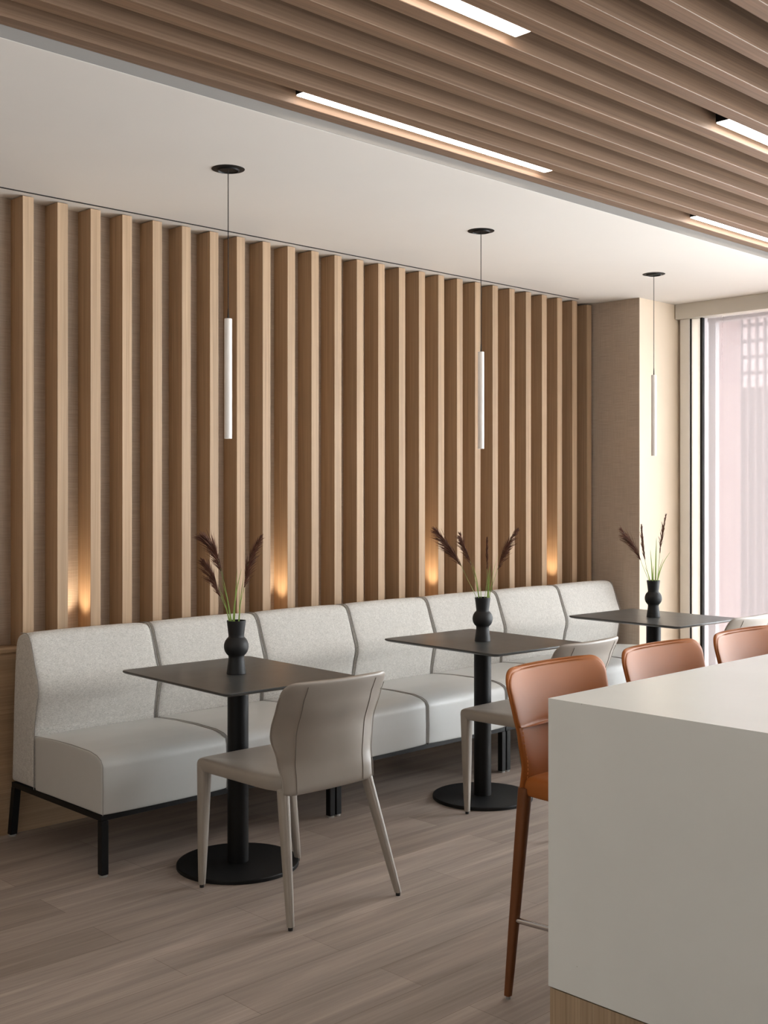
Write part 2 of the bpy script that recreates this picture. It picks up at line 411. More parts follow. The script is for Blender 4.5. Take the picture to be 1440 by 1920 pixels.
struct(box('wall_right_jamb', (7.0, 4.142, 0), (X1, COLY, CEIL), M['frame_dark']))

struct(box('wall_right_header', (6.87, YB, CEIL + 0.0005), (X1, SOF - 0.003, CEIL + 0.32), M['room_paint']))
# roller shade in front of the first window
sh = empty('roller_shade', (6.93, 3.25, 0))
tag(sh, 'sheer white roller shade hanging over the window beside the column', 'window shade')
bm = bmesh.new()
add_box(bm, (-0.0006, -0.78, 0.10), (0.0006, 0.795, 2.64))
obj('shade_fabric', bm, M['shade'], sh)
bm = bmesh.new(); add_tube(bm, [(0, -0.78, 2.652), (0, 0.795, 2.652)], 0.022, 16); obj('shade_roller', bm, M['frame_white'], sh, True)
box('hem_bar', (-0.006, -0.78, 0.075), (0.006, 0.795, 0.105), M['frame_white'], sh, bev=0.002)

# ------------------------------------------------------------------ wooden wall slats
N = 32
for k in range(N):                                  # k = 0 beside the column
    x = 6.3645 - 0.16118 * k
    bm = bmesh.new(); add_box(bm, (x, FRONT, 0.782), (x + 0.051, WALLY, CEIL - (0.003 if k else 0.012)), 0.0012, 1)
    o = obj('wall_slat', bm, M['wall_wood'])
    tag(o, 'tall light oak slat on the wall, %s counting left from the column' % ordinal(k + 1), 'wall slat', 'vertical oak slats on the back wall')
# uplights on the ledge, in every seventh gap
for j, k in enumerate((2, 9, 16, 23)):
    x = 6.3645 - 0.16118 * k - 0.055
    t = empty('uplight', (x, 4.645, 0.782))
    tag(t, 'small warm uplight on the ledge between oak slats, %s from the column' % ordinal(j + 1), 'uplight', 'uplights between the wall slats')
    bm = bmesh.new(); add_lathe(bm, [(0.0, 0.0), (0.026, 0.0), (0.026, 0.022), (0.022, 0.026), (0.018, 0.02), (0.0, 0.02)], 24)
    obj('housing', bm, M['black'], t, True)
    bm = bmesh.new(); add_lathe(bm, [(0.0, 0.0205), (0.017, 0.0205), (0.017, 0.0225), (0.0, 0.0225)], 20)
    obj('lens', bm, M['puck'], t)
    l = bpy.data.lights.new('uplight_beam', 'SPOT'); l.energy = 9; l.color = (1.0, 0.79, 0.55)
    l.spot_size = math.radians(76); l.spot_blend = 1.0; l.shadow_soft_size = 0.012
    lo = bpy.data.objects.new('uplight_beam', l); COL.objects.link(lo)
    lo.parent = t; lo.location = (-0.014, -0.01, 0.03)
    lo.rotation_euler = Vector((0.045, 0.0, 1)).to_track_quat('-Z', 'Y').to_euler()

# ------------------------------------------------------------------ wooden ceiling baffles
BZ = 2.735
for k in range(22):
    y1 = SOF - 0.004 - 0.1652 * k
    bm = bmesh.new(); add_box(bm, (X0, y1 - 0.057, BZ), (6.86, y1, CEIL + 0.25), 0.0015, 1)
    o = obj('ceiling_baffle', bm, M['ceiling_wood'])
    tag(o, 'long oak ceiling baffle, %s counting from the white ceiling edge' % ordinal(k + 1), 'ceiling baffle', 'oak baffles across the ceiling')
# linear lamps between the baffles
LAMP_L = 1.335
def lamp(x, gap, label):
    y = SOF - 0.004 - 0.1652 * gap - 0.057 - 0.053
    t = empty('linear_ceiling_lamp', (x, y, BZ + 0.022))
    tag(t, label, 'ceiling lamp', 'linear lamps set between the ceiling baffles')
    bm = bmesh.new(); w = 0.037
    add_box(bm, (0, -w, 0.004), (LAMP_L, w, 0.09), 0.001, 1)
    obj('housing', bm, M['black'], t)
    box('diffuser', (0.003, -w + 0.003, 0.0), (LAMP_L - 0.003, w - 0.003, 0.004), M['lamp'], t)
lamp(2.482, 0, 'glowing linear lamp between oak baffles above the tables, whole length in view')
lamp(4.948, 0, 'linear lamp nearest the white ceiling, towards the window, cut by the frame')
lamp(1.285, 5, 'bright linear lamp at the top edge of the picture')
lamp(3.744, 5, 'linear lamp cut off at the right edge, above the white counter')
for i, (x, g, w) in enumerate(((0.02, 0, 'same line as the lamp above the tables'), (-1.17, 5, 'same line as the topmost lamp'), (6.1 - 0.6, 10, 'near the window, third lamp line'),
                  (2.48, 10, 'above the counter, third lamp line'), (0.02, 10, 'left end, third lamp line'),
                  (3.744, 15, 'far from the slatted wall, fourth lamp line'), (1.285, 15, 'behind the camera, fourth lamp line'))):
    if w.startswith('behind the camera'): w = 'left of its twin, fourth lamp line'
    lamp(x, g, 'linear ceiling lamp between oak baffles, ' + w)

# ------------------------------------------------------------------ benches
PIT = 0.5875
def back_profile():
    # (y, z) of the side outline, seat side first, clockwise
    base = [(4.357, 0.232), (4.356, 0.40), (4.350, 0.48), (4.330, 0.575), (4.317, 0.615), (4.315, 0.645), (4.322, 0.675), (4.350, 0.748), (4.377, 0.820),
            (4.386, 0.840), (4.400, 0.854), (4.42, 0.861), (4.468, 0.858), (4.494, 0.848), (4.508, 0.825), (4.516, 0.78),
            (4.528, 0.70), (4.534, 0.60), (4.538, 0.40), (4.545, 0.232)]
    return base
def seat_profile():
    return [(3.824, 0.232), (3.822, 0.33), (3.824, 0.415), (3.836, 0.436), (3.866, 0.450), (3.92, 0.459), (4.05, 0.462),
            (4.20, 0.459), (4.345, 0.450), (4.345, 0.232)]
def add_cushion(bm, prof, x0, x1, crown=0.006, r=0.012):
    cy = sum(p[0] for p in prof) / len(prof); cz = sum(p[1] for p in prof) / len(prof)
    def shr(d):
        out = []
        for y, z in prof:
            v = Vector((y - cy, z - cz)); L = v.length
            out.append((cy + v.x * (L - d) / L, cz + v.y * (L - d) / L))
        return out
    q = []
    for (a, b_) in zip(prof, prof[1:] + prof[:1]):       # extra points so that long straight sides stay straight
        q.append(a); L0 = math.hypot(b_[0] - a[0], b_[1] - a[1])
        if L0 > 0.06:
            for f in (0.012 / L0, 0.5, 1 - 0.012 / L0): q.append((a[0] + (b_[0] - a[0]) * f, a[1] + (b_[1] - a[1]) * f))
    prof = q
    rows = [(x0, r), (x0 + r * 0.3, r * 0.35), (x0 + r, 0.0), (x0 + 0.1, -crown * 0.6), ((x0 + x1) / 2, -crown), (x1 - 0.1, -crown * 0.6), (x1 - r, 0), (x1 - r * 0.3, r * 0.35), (x1, r)]
    add_loft(bm, [[(x, y, z) for y, z in shr(d)] for x, d in rows])
def bench(x0, n, label):
    t = empty('bench', (x0, 4.2, 0)); tag(t, label, 'bench', 'grey upholstered benches along the slatted wall')
    dx, dy = -x0, -4.2
    W_ = n * PIT
    def mv(bm): bmesh.ops.translate(bm, vec=(0, dy, 0), verts=bm.verts)
    bm = bmesh.new()
    z0, z1 = 0.211, 0.232; f = 0.03; e = 0.004
    add_box(bm, (e, 3.83, z0), (W_ - e, 3.83 + f, z1)); add_box(bm, (e, 4.51, z0), (W_ - e, 4.51 + f, z1))
    add_box(bm, (e, 3.83 + f, z0), (e + f, 4.51, z1)); add_box(bm, (W_ - e - f, 3.83 + f, z0), (W_ - e, 4.51, z1))
    mv(bm); obj('frame', bm, M['black'], t)
    for x in (e, W_ - e - 0.03):
        for front in (True, False):
            bm = bmesh.new()
            if front: add_box(bm, (x, 3.825, 0.008), (x + 0.03, 3.855, 0.21), 0.002, 1)
            else: add_loft(bm, [rrect(x + 0.015, 4.565, 0.008, 0.015, 0.015, 0.002), rrect(x + 0.015, 4.53, 0.21, 0.015, 0.015, 0.002)])
            mv(bm); lg = obj('leg', bm, M['black'], t)
            yc = 3.84 if front else 4.565
            bm = bmesh.new(); add_lathe(bm, [(0.0, 0), (0.016, 0), (0.016, 0.005), (0.010, 0.010), (0, 0.010)], 16, (x + 0.015, yc, 0))
            mv(bm); obj('glide', bm, M['glide'], lg)
    for k in range(n):
        a, b_ = k * PIT + 0.003, (k + 1) * PIT - 0.003
        bm = bmesh.new(); add_cushion(bm, back_profile(), a, b_, 0.004, 0.020); mv(bm)
        bk = obj('backrest', bm, M['fabric'], t, 50, 2)
        bm = bmesh.new(); add_cushion(bm, seat_profile(), a, b_, 0.004, 0.010); mv(bm)
        st = obj('seat', bm, M['seat_vinyl'], t, 50, 2)
        for xs in (a + 0.006, b_ - 0.006):
            bm = bmesh.new()
            pp = [(xs, y + 0.002, z - 0.001) for y, z in back_profile()[:13]]
            add_tube(bm, pp, 0.0018, 6); mv(bm); obj('piping', bm, M['piping'], bk, True)
            bm = bmesh.new()
            pp = [(xs, y + 0.001, z - 0.0005) for y, z in seat_profile()[:9]]
            add_tube(bm, pp, 0.0014, 6); mv(bm); obj('piping', bm, M['piping'], st, True)
bench(2.257, 2, 'grey two-seat bench at the left end of the row')
bench(2.257 + 2 * PIT, 2, 'grey two-seat bench between the first and second tables, behind the grey chair')
bench(2.257 + 4 * PIT, 2, 'grey two-seat bench to the right of the middle table')
bench(2.257 + 6 * PIT, 1, 'grey single-seat bench against the column at the far end')

# ------------------------------------------------------------------ tables
def make_table():
    t = empty('cafe_table'); tag(t, 'x', 'table', 'square black pedestal tables')
    bm = bmesh.new()
    hx, hy, r = 0.303, 0.366, 0.022
    add_loft(bm, [rrect(0, 0, 0.724, hx - 0.022, hy - 0.022, r, 5), rrect(0, 0, 0.7285, hx - 0.007, hy - 0.007, r, 5), rrect(0, 0, 0.733, hx - 0.0005, hy - 0.0005, r, 5), rrect(0, 0, 0.7385, hx, hy, r, 5), rrect(0, 0, 0.740, hx - 0.0015, hy - 0.0015, r, 5)])
    obj('tabletop', bm, M['tabletop'], t, 25)
    bm = bmesh.new(); add_lathe(bm, [(0, 0.016), (0.0405, 0.016), (0.0405, 0.722), (0, 0.722)], 48); obj('pedestal', bm, M['black'], t, True)
    bm = bmesh.new(); add_lathe(bm, [(0, 0), (0.233, 0), (0.235, 0.002), (0.235, 0.012), (0.232, 0.0155), (0, 0.016)], 96); obj('base', bm, M['black'], t, True)
    bm = bmesh.new(); add_box(bm, (-0.14, -0.14, 0.716), (0.14, 0.14, 0.724), 0.001, 1); obj('mounting_plate', bm, M['black'], t)
    return t
T = [(2.722, 3.600), (4.143, 3.585), (5.605, 3.590)]
RZ = math.radians(-2.5)
tb = make_table(); tb.location = (T[0][0], T[0][1], 0); tb.rotation_euler = (0, 0, RZ)
tb['label'] = 'square dark pedestal table nearest the camera, at the left end'
dup(tb, (T[1][0], T[1][1], 0), RZ, 'square dark pedestal table in the middle, with four plumes in its vase')
dup(tb, (T[2][0], T[2][1], 0), RZ, 'square dark pedestal table farthest away, beside the column')

# ------------------------------------------------------------------ vases and reeds
def make_vase():
    pr = [(0.0, 0.0), (0.0365, 0.0), (0.0372, 0.002), (0.0345, 0.025), (0.0315, 0.046), (0.0298, 0.062), (0.0302, 0.066)]
    for k in range(0, 17):
        a = -0.86 + k / 16 * 1.72
        pr.append((0.0475 * math.cos(a), 0.1055 + 0.0475 * math.sin(a) * 0.98))
    pr += [(0.0298, 0.146), (0.0305, 0.152), (0.0335, 0.178), (0.0368, 0.203), (0.0362, 0.205), (0.0345, 0.2045), (0.030, 0.175), (0.027, 0.15), (0.027, 0.12), (0.0, 0.12)]
    bm = bmesh.new(); add_lathe(bm, pr, 64)
    return obj('vase', bm, M['vase'], smooth=22)
V = [(2.708, 3.592), (4.125, 3.569), (5.598, 3.587)]
va = make_vase(); va.location = (V[0][0], V[0][1], 0.74)
tag(va, 'matt black hourglass vase on the left table', 'vase', 'matt black vases on the tables')
for (x, y), lb in zip(V[1:], ('matt black hourglass vase on the middle table', 'matt black hourglass vase on the far table by the column')):
    v2 = va.copy(); COL.objects.link(v2); v2.location = (x, y, 0.74); v2['label'] = lb

def bez(P, n):
    out = []
    for i in range(n + 1):                      # Catmull-Rom through the points
        s = i / n * (len(P) - 1); k = min(int(s), len(P) - 2); f = s - k
        p0 = P[max(0, k - 1)]; p1 = P[k]; p2 = P[k + 1]; p3 = P[min(len(P) - 1, k + 2)]
        out.append(0.5 * ((2 * p1) + (p2 - p0) * f + (2 * p0 - 5 * p1 + 4 * p2 - p3) * f * f + (3 * p1 - p0 - 3 * p2 + p3) * f ** 3))
    return out
def reed(vi, pts, plume_from, side, spread, label, leaves=(), dens=1.0, depth=0.0):
    """pts: (right offset, height above table) in metres, from inside the vase to the tip"""
    x, y = V[vi]
    t = empty('reed', (x, y, 0.74)); tag(t, label, 'reed', 'reeds in the table vases')
    def L(r, z, d=0.0): return RIGHT * r + FWD * d + Vector((0, 0, z))
    P = [L(r, z, depth * i / len(pts)) for i, (r, z) in enumerate(pts)]
    path = bez(P, 40)
    bm = bmesh.new(); add_tube(bm, path[:38], [0.0016 * (1 - 0.7 * i / 38) for i in range(38)], 6)
    obj('stem', bm, M['stem'], t, True)
    bm = bmesh.new()
    i0 = int(plume_from * 40)
    n = int(150 * dens)
    tot = 40 - i0
    for k in range(n):
        f = random.random() ** 0.85
        p = path[min(40, i0 + int(f * tot))] + Vector([random.uniform(-.002, .002) for _ in range(3)])
        d = (path[min(40, i0 + int(f * tot) + 1)] - path[max(0, i0 + int(f * tot) - 1)]).normalized()
        ln = 1.02 * spread * (0.30 + 0.9 * math.sin(PI * min(1, 0.12 + f * 0.9))) * random.uniform(0.5, 1.15)
        sd = side if random.random() < 0.8 else -side * 0.4
        out = RIGHT * (sd * random.uniform(0.15, 0.9)) + FWD * random.uniform(-0.5, 0.5)
        q = p; w = random.uniform(0.0008, 0.0015)
        dr = (d * 0.95 + out * 0.6).normalized(); pr_ = []
        for s in range(5):
            pr_.append(q.copy()); q = q + dr * ln / 4; dr = (dr + out * 0.10 + Vector((0, 0, -0.09))).normalized()
        add_tube(bm, pr_, [w * a for a in (0.6, 1.2, 1.1, 0.8, 0.15)], 4)
    obj('plume', bm, M['plume'], t)
    for (r0, r1, z1, wd, d) in leaves:
        bm = bmesh.new(); pl = bez([L(r0 * 0.45, 0.13, d * 0.1), L(r0, 0.205, d * 0.3), L((r0 + r1) * 0.5 + (r0 - r1) * 0.12, 0.205 + (z1 - 0.205) * 0.55, d * 0.7), L(r1, z1, d)], 12)
        rows = []
        for i, p in enumerate(pl):
            f = i / 12; w = wd * min(1, 0.55 + f * 1.5) * (1 - f ** 2.2) + 0.0002
            nrm = FWD * 0.0004
            s = RIGHT * w * 0.5
            rows.append([p - s + nrm * 0, p - nrm - s * 0.1 + FWD * w * 0.12, p + s, p + nrm + FWD * w * 0.2])
        add_loft(bm, rows); obj('leaf', bm, M['leaf'], t, True)
def px(vi, u, v):
    """metres right of / above the foot of vase vi for a point of the photograph, used as plain shape data"""
    x, y = V[vi]; fw = x * CA + y * SA; u0 = 720 + 2174 * (x * SA - y * CA) / fw
    return ((u - u0) * fw / 2174, CAM_H + (922 - v) * fw / 2174 - 0.74)
def PX(vi, *a): return [(0.2 * px(vi, *a[0])[0], 0.125)] + [px(vi, u, v) for u, v in a]
def LV(vi, items): return [((px(vi, u0, 1160)[0]), px(vi, u1, v1)[0], px(vi, u1, v1)[1], w, d) for u0, u1, v1, w, d in items]
reed(0, PX(0, (434, 1162), (424, 1110), (412, 1060), (401, 1030), (384, 1010)), 0.56, -1, 0.075,
     'tall plumed reed leaning left in the left table vase',
     LV(0, [(437, 452, 1066, .006, .02), (433, 416, 1085, .005, -.02), (439, 443, 1068, .005, .03)]), 1.5)
reed(0, PX(0, (431, 1162), (420, 1130), (409, 1105), (398, 1075), (384, 1050)), 0.50, -1, 0.06,
     'lower, shorter plumed reed leaning left in the left table vase', LV(0, [(430, 412, 1100, .005, -.03)]), 1.1, -0.03)
reed(0, PX(0, (447, 1162), (452, 1125), (459, 1094), (466, 1052), (488, 1006)), 0.56, 1, 0.055,
     'plumed reed leaning right in the left table vase', LV(0, [(448, 456, 1080, .005, .02), (449, 450, 1100, .004, -.02)]), 1.1, 0.02)
reed(1, PX(1, (893, 1120), (876, 1085), (863, 1058), (845, 1030), (817, 992)), 0.58, -1, 0.085,
     'widest plumed reed at the far left of the middle vase', (), 1.2)
reed(1, PX(1, (898, 1120), (890, 1082), (882, 1053), (872, 1028), (864, 1001)), 0.57, -1, 0.05,
     'plumed reed left of centre in the middle vase', [(px(1, 898, 1120)[0], px(1, 886, 1055)[0], px(1, 886, 1055)[1], .006, .02), (px(1, 902, 1120)[0], px(1, 901, 1100)[0], px(1, 901, 1100)[1], .004, .0)], 0.9, 0.04)
reed(1, PX(1, (909, 1120), (913, 1085), (913, 1064), (912, 1036), (912.5, 1008)), 0.58, 0.3, 0.032,
     'upright plumed reed in the middle vase', [(px(1, 914, 1120)[0], px(1, 920, 1058)[0], px(1, 920, 1058)[1], .006, .02)], 0.9, -0.02)
reed(1, PX(1, (917, 1120), (925, 1092), (934, 1064), (946, 1032), (969, 992)), 0.58, 1, 0.06,
     'plumed reed leaning right in the middle vase', [(px(1, 918, 1120)[0], px(1, 935, 1038)[0], px(1, 935, 1038)[1], .003, .0), (px(1, 916, 1120)[0], px(1, 922, 1070)[0], px(1, 922, 1070)[1], .005, .03)], 1.0, 0.0)
reed(2, PX(2, (1217, 1090), (1207, 1066), (1199, 1045), (1188, 1022), (1165, 992)), 0.57, -1, 0.085,
     'plumed reed leaning left in the far vase', [(px(2, 1218, 1090)[0], px(2, 1207, 1060)[0], px(2, 1207, 1060)[1], .006, .0)], 1.0)
reed(2, PX(2, (1220, 1090), (1213, 1066), (1210, 1045), (1207, 1018), (1205, 985)), 0.57, -0.4, 0.045,
     'dark plumed reed in the centre of the far vase', [(px(2, 1223, 1090)[0], px(2, 1219, 1030)[0], px(2, 1219, 1030)[1], .008, .0), (px(2, 1225, 1090)[0], px(2, 1227, 1060)[0], px(2, 1227, 1060)[1], .007, .02)], 1.0, 0.03)
reed(2, PX(2, (1232, 1090), (1235, 1060), (1238, 1030), (1243, 1000), (1249, 965)), 0.57, -0.5, 0.045,
     'tallest plumed reed, on the right in the far vase', [(px(2, 1229, 1090)[0], px(2, 1231, 1008)[0], px(2, 1231, 1008)[1], .010, .0), (px(2, 1233, 1090)[0], px(2, 1257, 1034)[0], px(2, 1257, 1034)[1], .007, .0), (px(2, 1234, 1090)[0], px(2, 1246, 1048)[0], px(2, 1246, 1048)[1], .006, .03)], 0.8)

# ------------------------------------------------------------------ pendants
def make_pendant():
    t = empty('pendant_lamp'); tag(t, 'x', 'pendant lamp', 'slim white pendant lamps over the tables')
    bm = bmesh.new(); add_lathe(bm, [(0.0, -0.004), (0.038, -0.004), (0.040, -0.008), (0.044, -0.003), (0.064, -0.0015), (0.065, 0.0), (0.0, 0.0)], 48)
    obj('canopy', bm, M['black'], t, True)
    bm = bmesh.new(); add_tube(bm, [(0, 0, 0), (0, 0, -0.56)], 0.0018, 8); obj('cable', bm, M['blackgap'], t, True)
    bm = bmesh.new(); add_tube(bm, [(0, 0, -0.545), (0, 0, -0.586)], [0.0022, 0.0034], 10); obj('cable_grip', bm, M['black'], t, True)
    bm = bmesh.new(); add_lathe(bm, [(0, -1.050), (0.0125, -1.050), (0.0148, -1.0525), (0.0150, -1.050), (0.0150, -0.586), (0.0142, -0.5845), (0, -0.5845)], 32)
    obj('tube', bm, M['white_tube'], t, True)
    bm = bmesh.new(); add_lathe(bm, [(0, -1.051), (0.0124, -1.051), (0.0124, -1.0502), (0, -1.0502)], 24); obj('lens', bm, M['tube_end'], t)
    return t
pd = make_pendant(); pd.location = (2.725, 3.667, CEIL); pd['label'] = 'slim white tube pendant lamp over the left table'
dup(pd, (4.246, 3.684, CEIL), 0, 'slim white tube pendant lamp over the middle table')
dup(pd, (5.806, 3.717, CEIL), 0, 'slim white tube pendant lamp in front of the cream column')

# ------------------------------------------------------------------ chairs (local: front = +Y, origin on the floor)
def lerp(tab, z):
    if z <= tab[0][0]: return tab[0][1]
    for (a, b_) in zip(tab, tab[1:]):
        if z <= b_[0]:
            f = (z - a[0]) / (b_[0] - a[0]); f2 = f * f * (3 - 2 * f)
            return a[1] + (b_[1] - a[1]) * (0.5 * f + 0.5 * f2)
    return tab[-1][1]
def shell_back(z0, z1, wtab, ytab, gtab, th, corner, pw=2.4, rows=26, ns=12, dip=0.0):
    """closed shell: curved plan section lofted upward; top corners rounded by radius `corner`"""
    bm = bmesh.new(); rings = []
    zs = [z0 + (z1 - z0) * i / rows for i in range(rows + 1)]
    zs = [z for z in zs if z < z1 - corner] + [z1 - corner + corner * math.sin(a) for a in [PI / 2 * k / 8 for k in range(0, 9)]]
    for i, z in enumerate(zs):
        w = lerp(wtab, z); yc = lerp(ytab, z); g = lerp(gtab, z)
        if z > z1 - corner:
            q = (z - (z1 - corner)) / corner
            w = w - corner * 1.1 * (1 - math.sqrt(max(0, 1 - q * q)))
        t_ = th
        if z - z0 < th / 2: t_ = th * math.sqrt(max(0.02, 1 - (1 - (z - z0) / (th / 2)) ** 2))
        if z1 - z < th / 2: t_ = th * math.sqrt(max(0.02, 1 - (1 - (z1 - z) / (th / 2)) ** 2))
        ring = []
        def cp(s):
            wf = lerp(wtab, z)
            sx = s * w / wf
            return Vector((s * w, yc + g * abs(sx) ** pw, z - dip * (1 - sx * sx) * ((z - z0) / (z1 - z0)) ** 3))
        S = [-1 + 2 * k / ns for k in range(ns + 1)]
        for s in S:                                        # rear face
            p = cp(s); e = 0.01; tv = (cp(min(1, s + e)) - cp(max(-1, s - e))); nv = Vector((tv.y, -tv.x, 0)).normalized()
            k = 1.0 if abs(s) < 0.999 else 0.62
            ring.append(p + nv * t_ / 2 * k)
        tv = (cp(1) - cp(0.97)).normalized(); ring.append(cp(1) + tv * t_ * 0.3)
        for s in reversed(S):
            p = cp(s); e = 0.01; tv = (cp(min(1, s + e)) - cp(max(-1, s - e))); nv = Vector((tv.y, -tv.x, 0)).normalized()
            k = 1.0 if abs(s) < 0.999 else 0.62
            ring.append(p - nv * t_ / 2 * k)
        tv = (cp(-0.97) - cp(-1)).normalized(); ring.append(cp(-1) - tv * t_ * 0.3)
        rings.append(ring)
    add_loft(bm, rings)
    return bm
def surf_pt(s, z, wtab, ytab, gtab, off, pw=2.4):
    w = lerp(wtab, z); yc = lerp(ytab, z); g = lerp(gtab, z)
    f = lambda q: Vector((q * w, yc + g * abs(q) ** pw, z))
    tv = f(min(1, s + .01)) - f(max(-1, s - .01)); nv = Vector((tv.y, -tv.x, 0)).normalized()
    return f(s) + nv * off
def leg_mesh(top, foot, wt, wb, r=0.35):
    bm = bmesh.new(); rings = []
    for i in range(9):
        f = i / 8; p = Vector(foot).lerp(Vector(top), f); h = (wb + (wt - wb) * f ** 0.8) / 2
        rings.append(rrect(p.x, p.y, p.z, h, h, h * 2 * r * 0.9, 3))
    add_loft(bm, rings); return bm

CHW = [(0.40, 0.200), (0.46, 0.200), (0.53, 0.208), (0.61, 0.227), (0.66, 0.230), (0.80, 0.230)]
CHY = [(0.40, -0.178), (0.50, -0.180), (0.62, -0.200), (0.72, -0.232), (0.80, -0.262)]
CHG = [(0.40, 0.000), (0.46, 0.006), (0.53, 0.028), (0.61, 0.056), (0.66, 0.056), (0.80, 0.042)]
def make_chair():
    t = empty('dining_chair'); tag(t, 'x', 'chair', 'taupe leather chairs at the tables')
    bk = obj('backrest', shell_back(0.405, 0.802, CHW, CHY, CHG, 0.020, 0.036), M['grey_leather'], t, 'all', 1)
    # stitched seams down the rear of the back
    for s in (-0.76, 0.76):
        bm = bmesh.new()
        pts = [surf_pt(s / 0.76 * 0.150 / lerp(CHW, 0.415 + 0.37 * k / 24), 0.415 + 0.37 * k / 24, CHW, CHY, CHG, 0.0103) for k in range(25)]
        add_tube(bm, pts, 0.0010, 5); obj('stitched_seam', bm, M['stitch_grey'], bk)
    for sg in (-1, 1):
        bm = bmesh.new()
        pts = [surf_pt(sg, 0.42 + 0.335 * k / 24, CHW, CHY, CHG, 0.0045) + Vector((sg * 0.0045, 0, 0)) for k in range(25)]
        add_tube(bm, pts, 0.0014, 5); obj('piping', bm, M['grey_leather'], bk, True)
    # seat: thin pad, slightly dished, with deep rounded side rails
    bm = bmesh.new(); rings = []
    def so(z, ins, nz=0.0):
        pts = []
        out = [(-0.198, -0.172), (-0.206, 0.0), (-0.214, 0.26), (-0.2155, 0.326), (-0.2055, 0.338), (0.0, 0.346), (0.2055, 0.338), (0.2155, 0.326), (0.214, 0.26), (0.206, 0.0), (0.198, -0.172), (0.0, -0.172)]
        for x, y in out:
            L = Vector((x, y - 0.08)); k = (L.length - ins) / L.length
            pts.append((x * k, 0.08 + (y - 0.08) * k, z))
        return pts
    add_loft(bm, [so(0.418, 0.02), so(0.414, 0.006), so(0.426, 0.0), so(0.447, 0.0), so(0.459, 0.007), so(0.4645, 0.03), so(0.461, 0.10), so(0.459, 0.16)])
    st = obj('seat', bm, M['grey_leather'], t, 'all', 2)
    for (tp, ft, w1) in (((-0.187, -0.158, 0.43), (-0.243, -0.270, 0.012), 0.038), ((0.187, -0.158, 0.43), (0.243, -0.270, 0.012), 0.038),
                         ((-0.190, 0.308, 0.440), (-0.222, 0.277, 0.012), 0.048), ((0.190, 0.308, 0.440), (0.222, 0.277, 0.012), 0.048)):
        lg = obj('leg', leg_mesh(tp, ft, w1, 0.022), M['grey_leather'], t, 60)
        bm = bmesh.new(); add_lathe(bm, [(0, 0), (0.008, 0), (0.0085, 0.013), (0, 0.013)], 14, (ft[0], ft[1], 0)); obj('glide', bm, M['rubber'], lg, True)
        bm = bmesh.new(); a = Vector(tp); b_ = Vector(ft); sx = 1 if tp[0] > 0 else -1
        add_tube(bm, [a + Vector((0.0, -w1 / 2, 0)), b_ + Vector((0.0, -0.0112, 0))], 0.0008, 4); obj('stitched_seam', bm, M['stitch_grey'], lg)
    return t
ch = make_chair(); ch.location = (2.687, 3.203, 0); ch.rotation_euler = (0, 0, math.radians(-1.5))
ch['label'] = 'taupe leather dining chair nearest the camera, back turned, at the left table'
dup(ch, (4.115, 3.182, 0), math.radians(1.5), 'taupe leather dining chair at the middle table, partly behind the tan stool')
dup(ch, (5.560, 3.195, 0), math.radians(1.5), 'taupe leather dining chair at the far table, only its top edge in view')

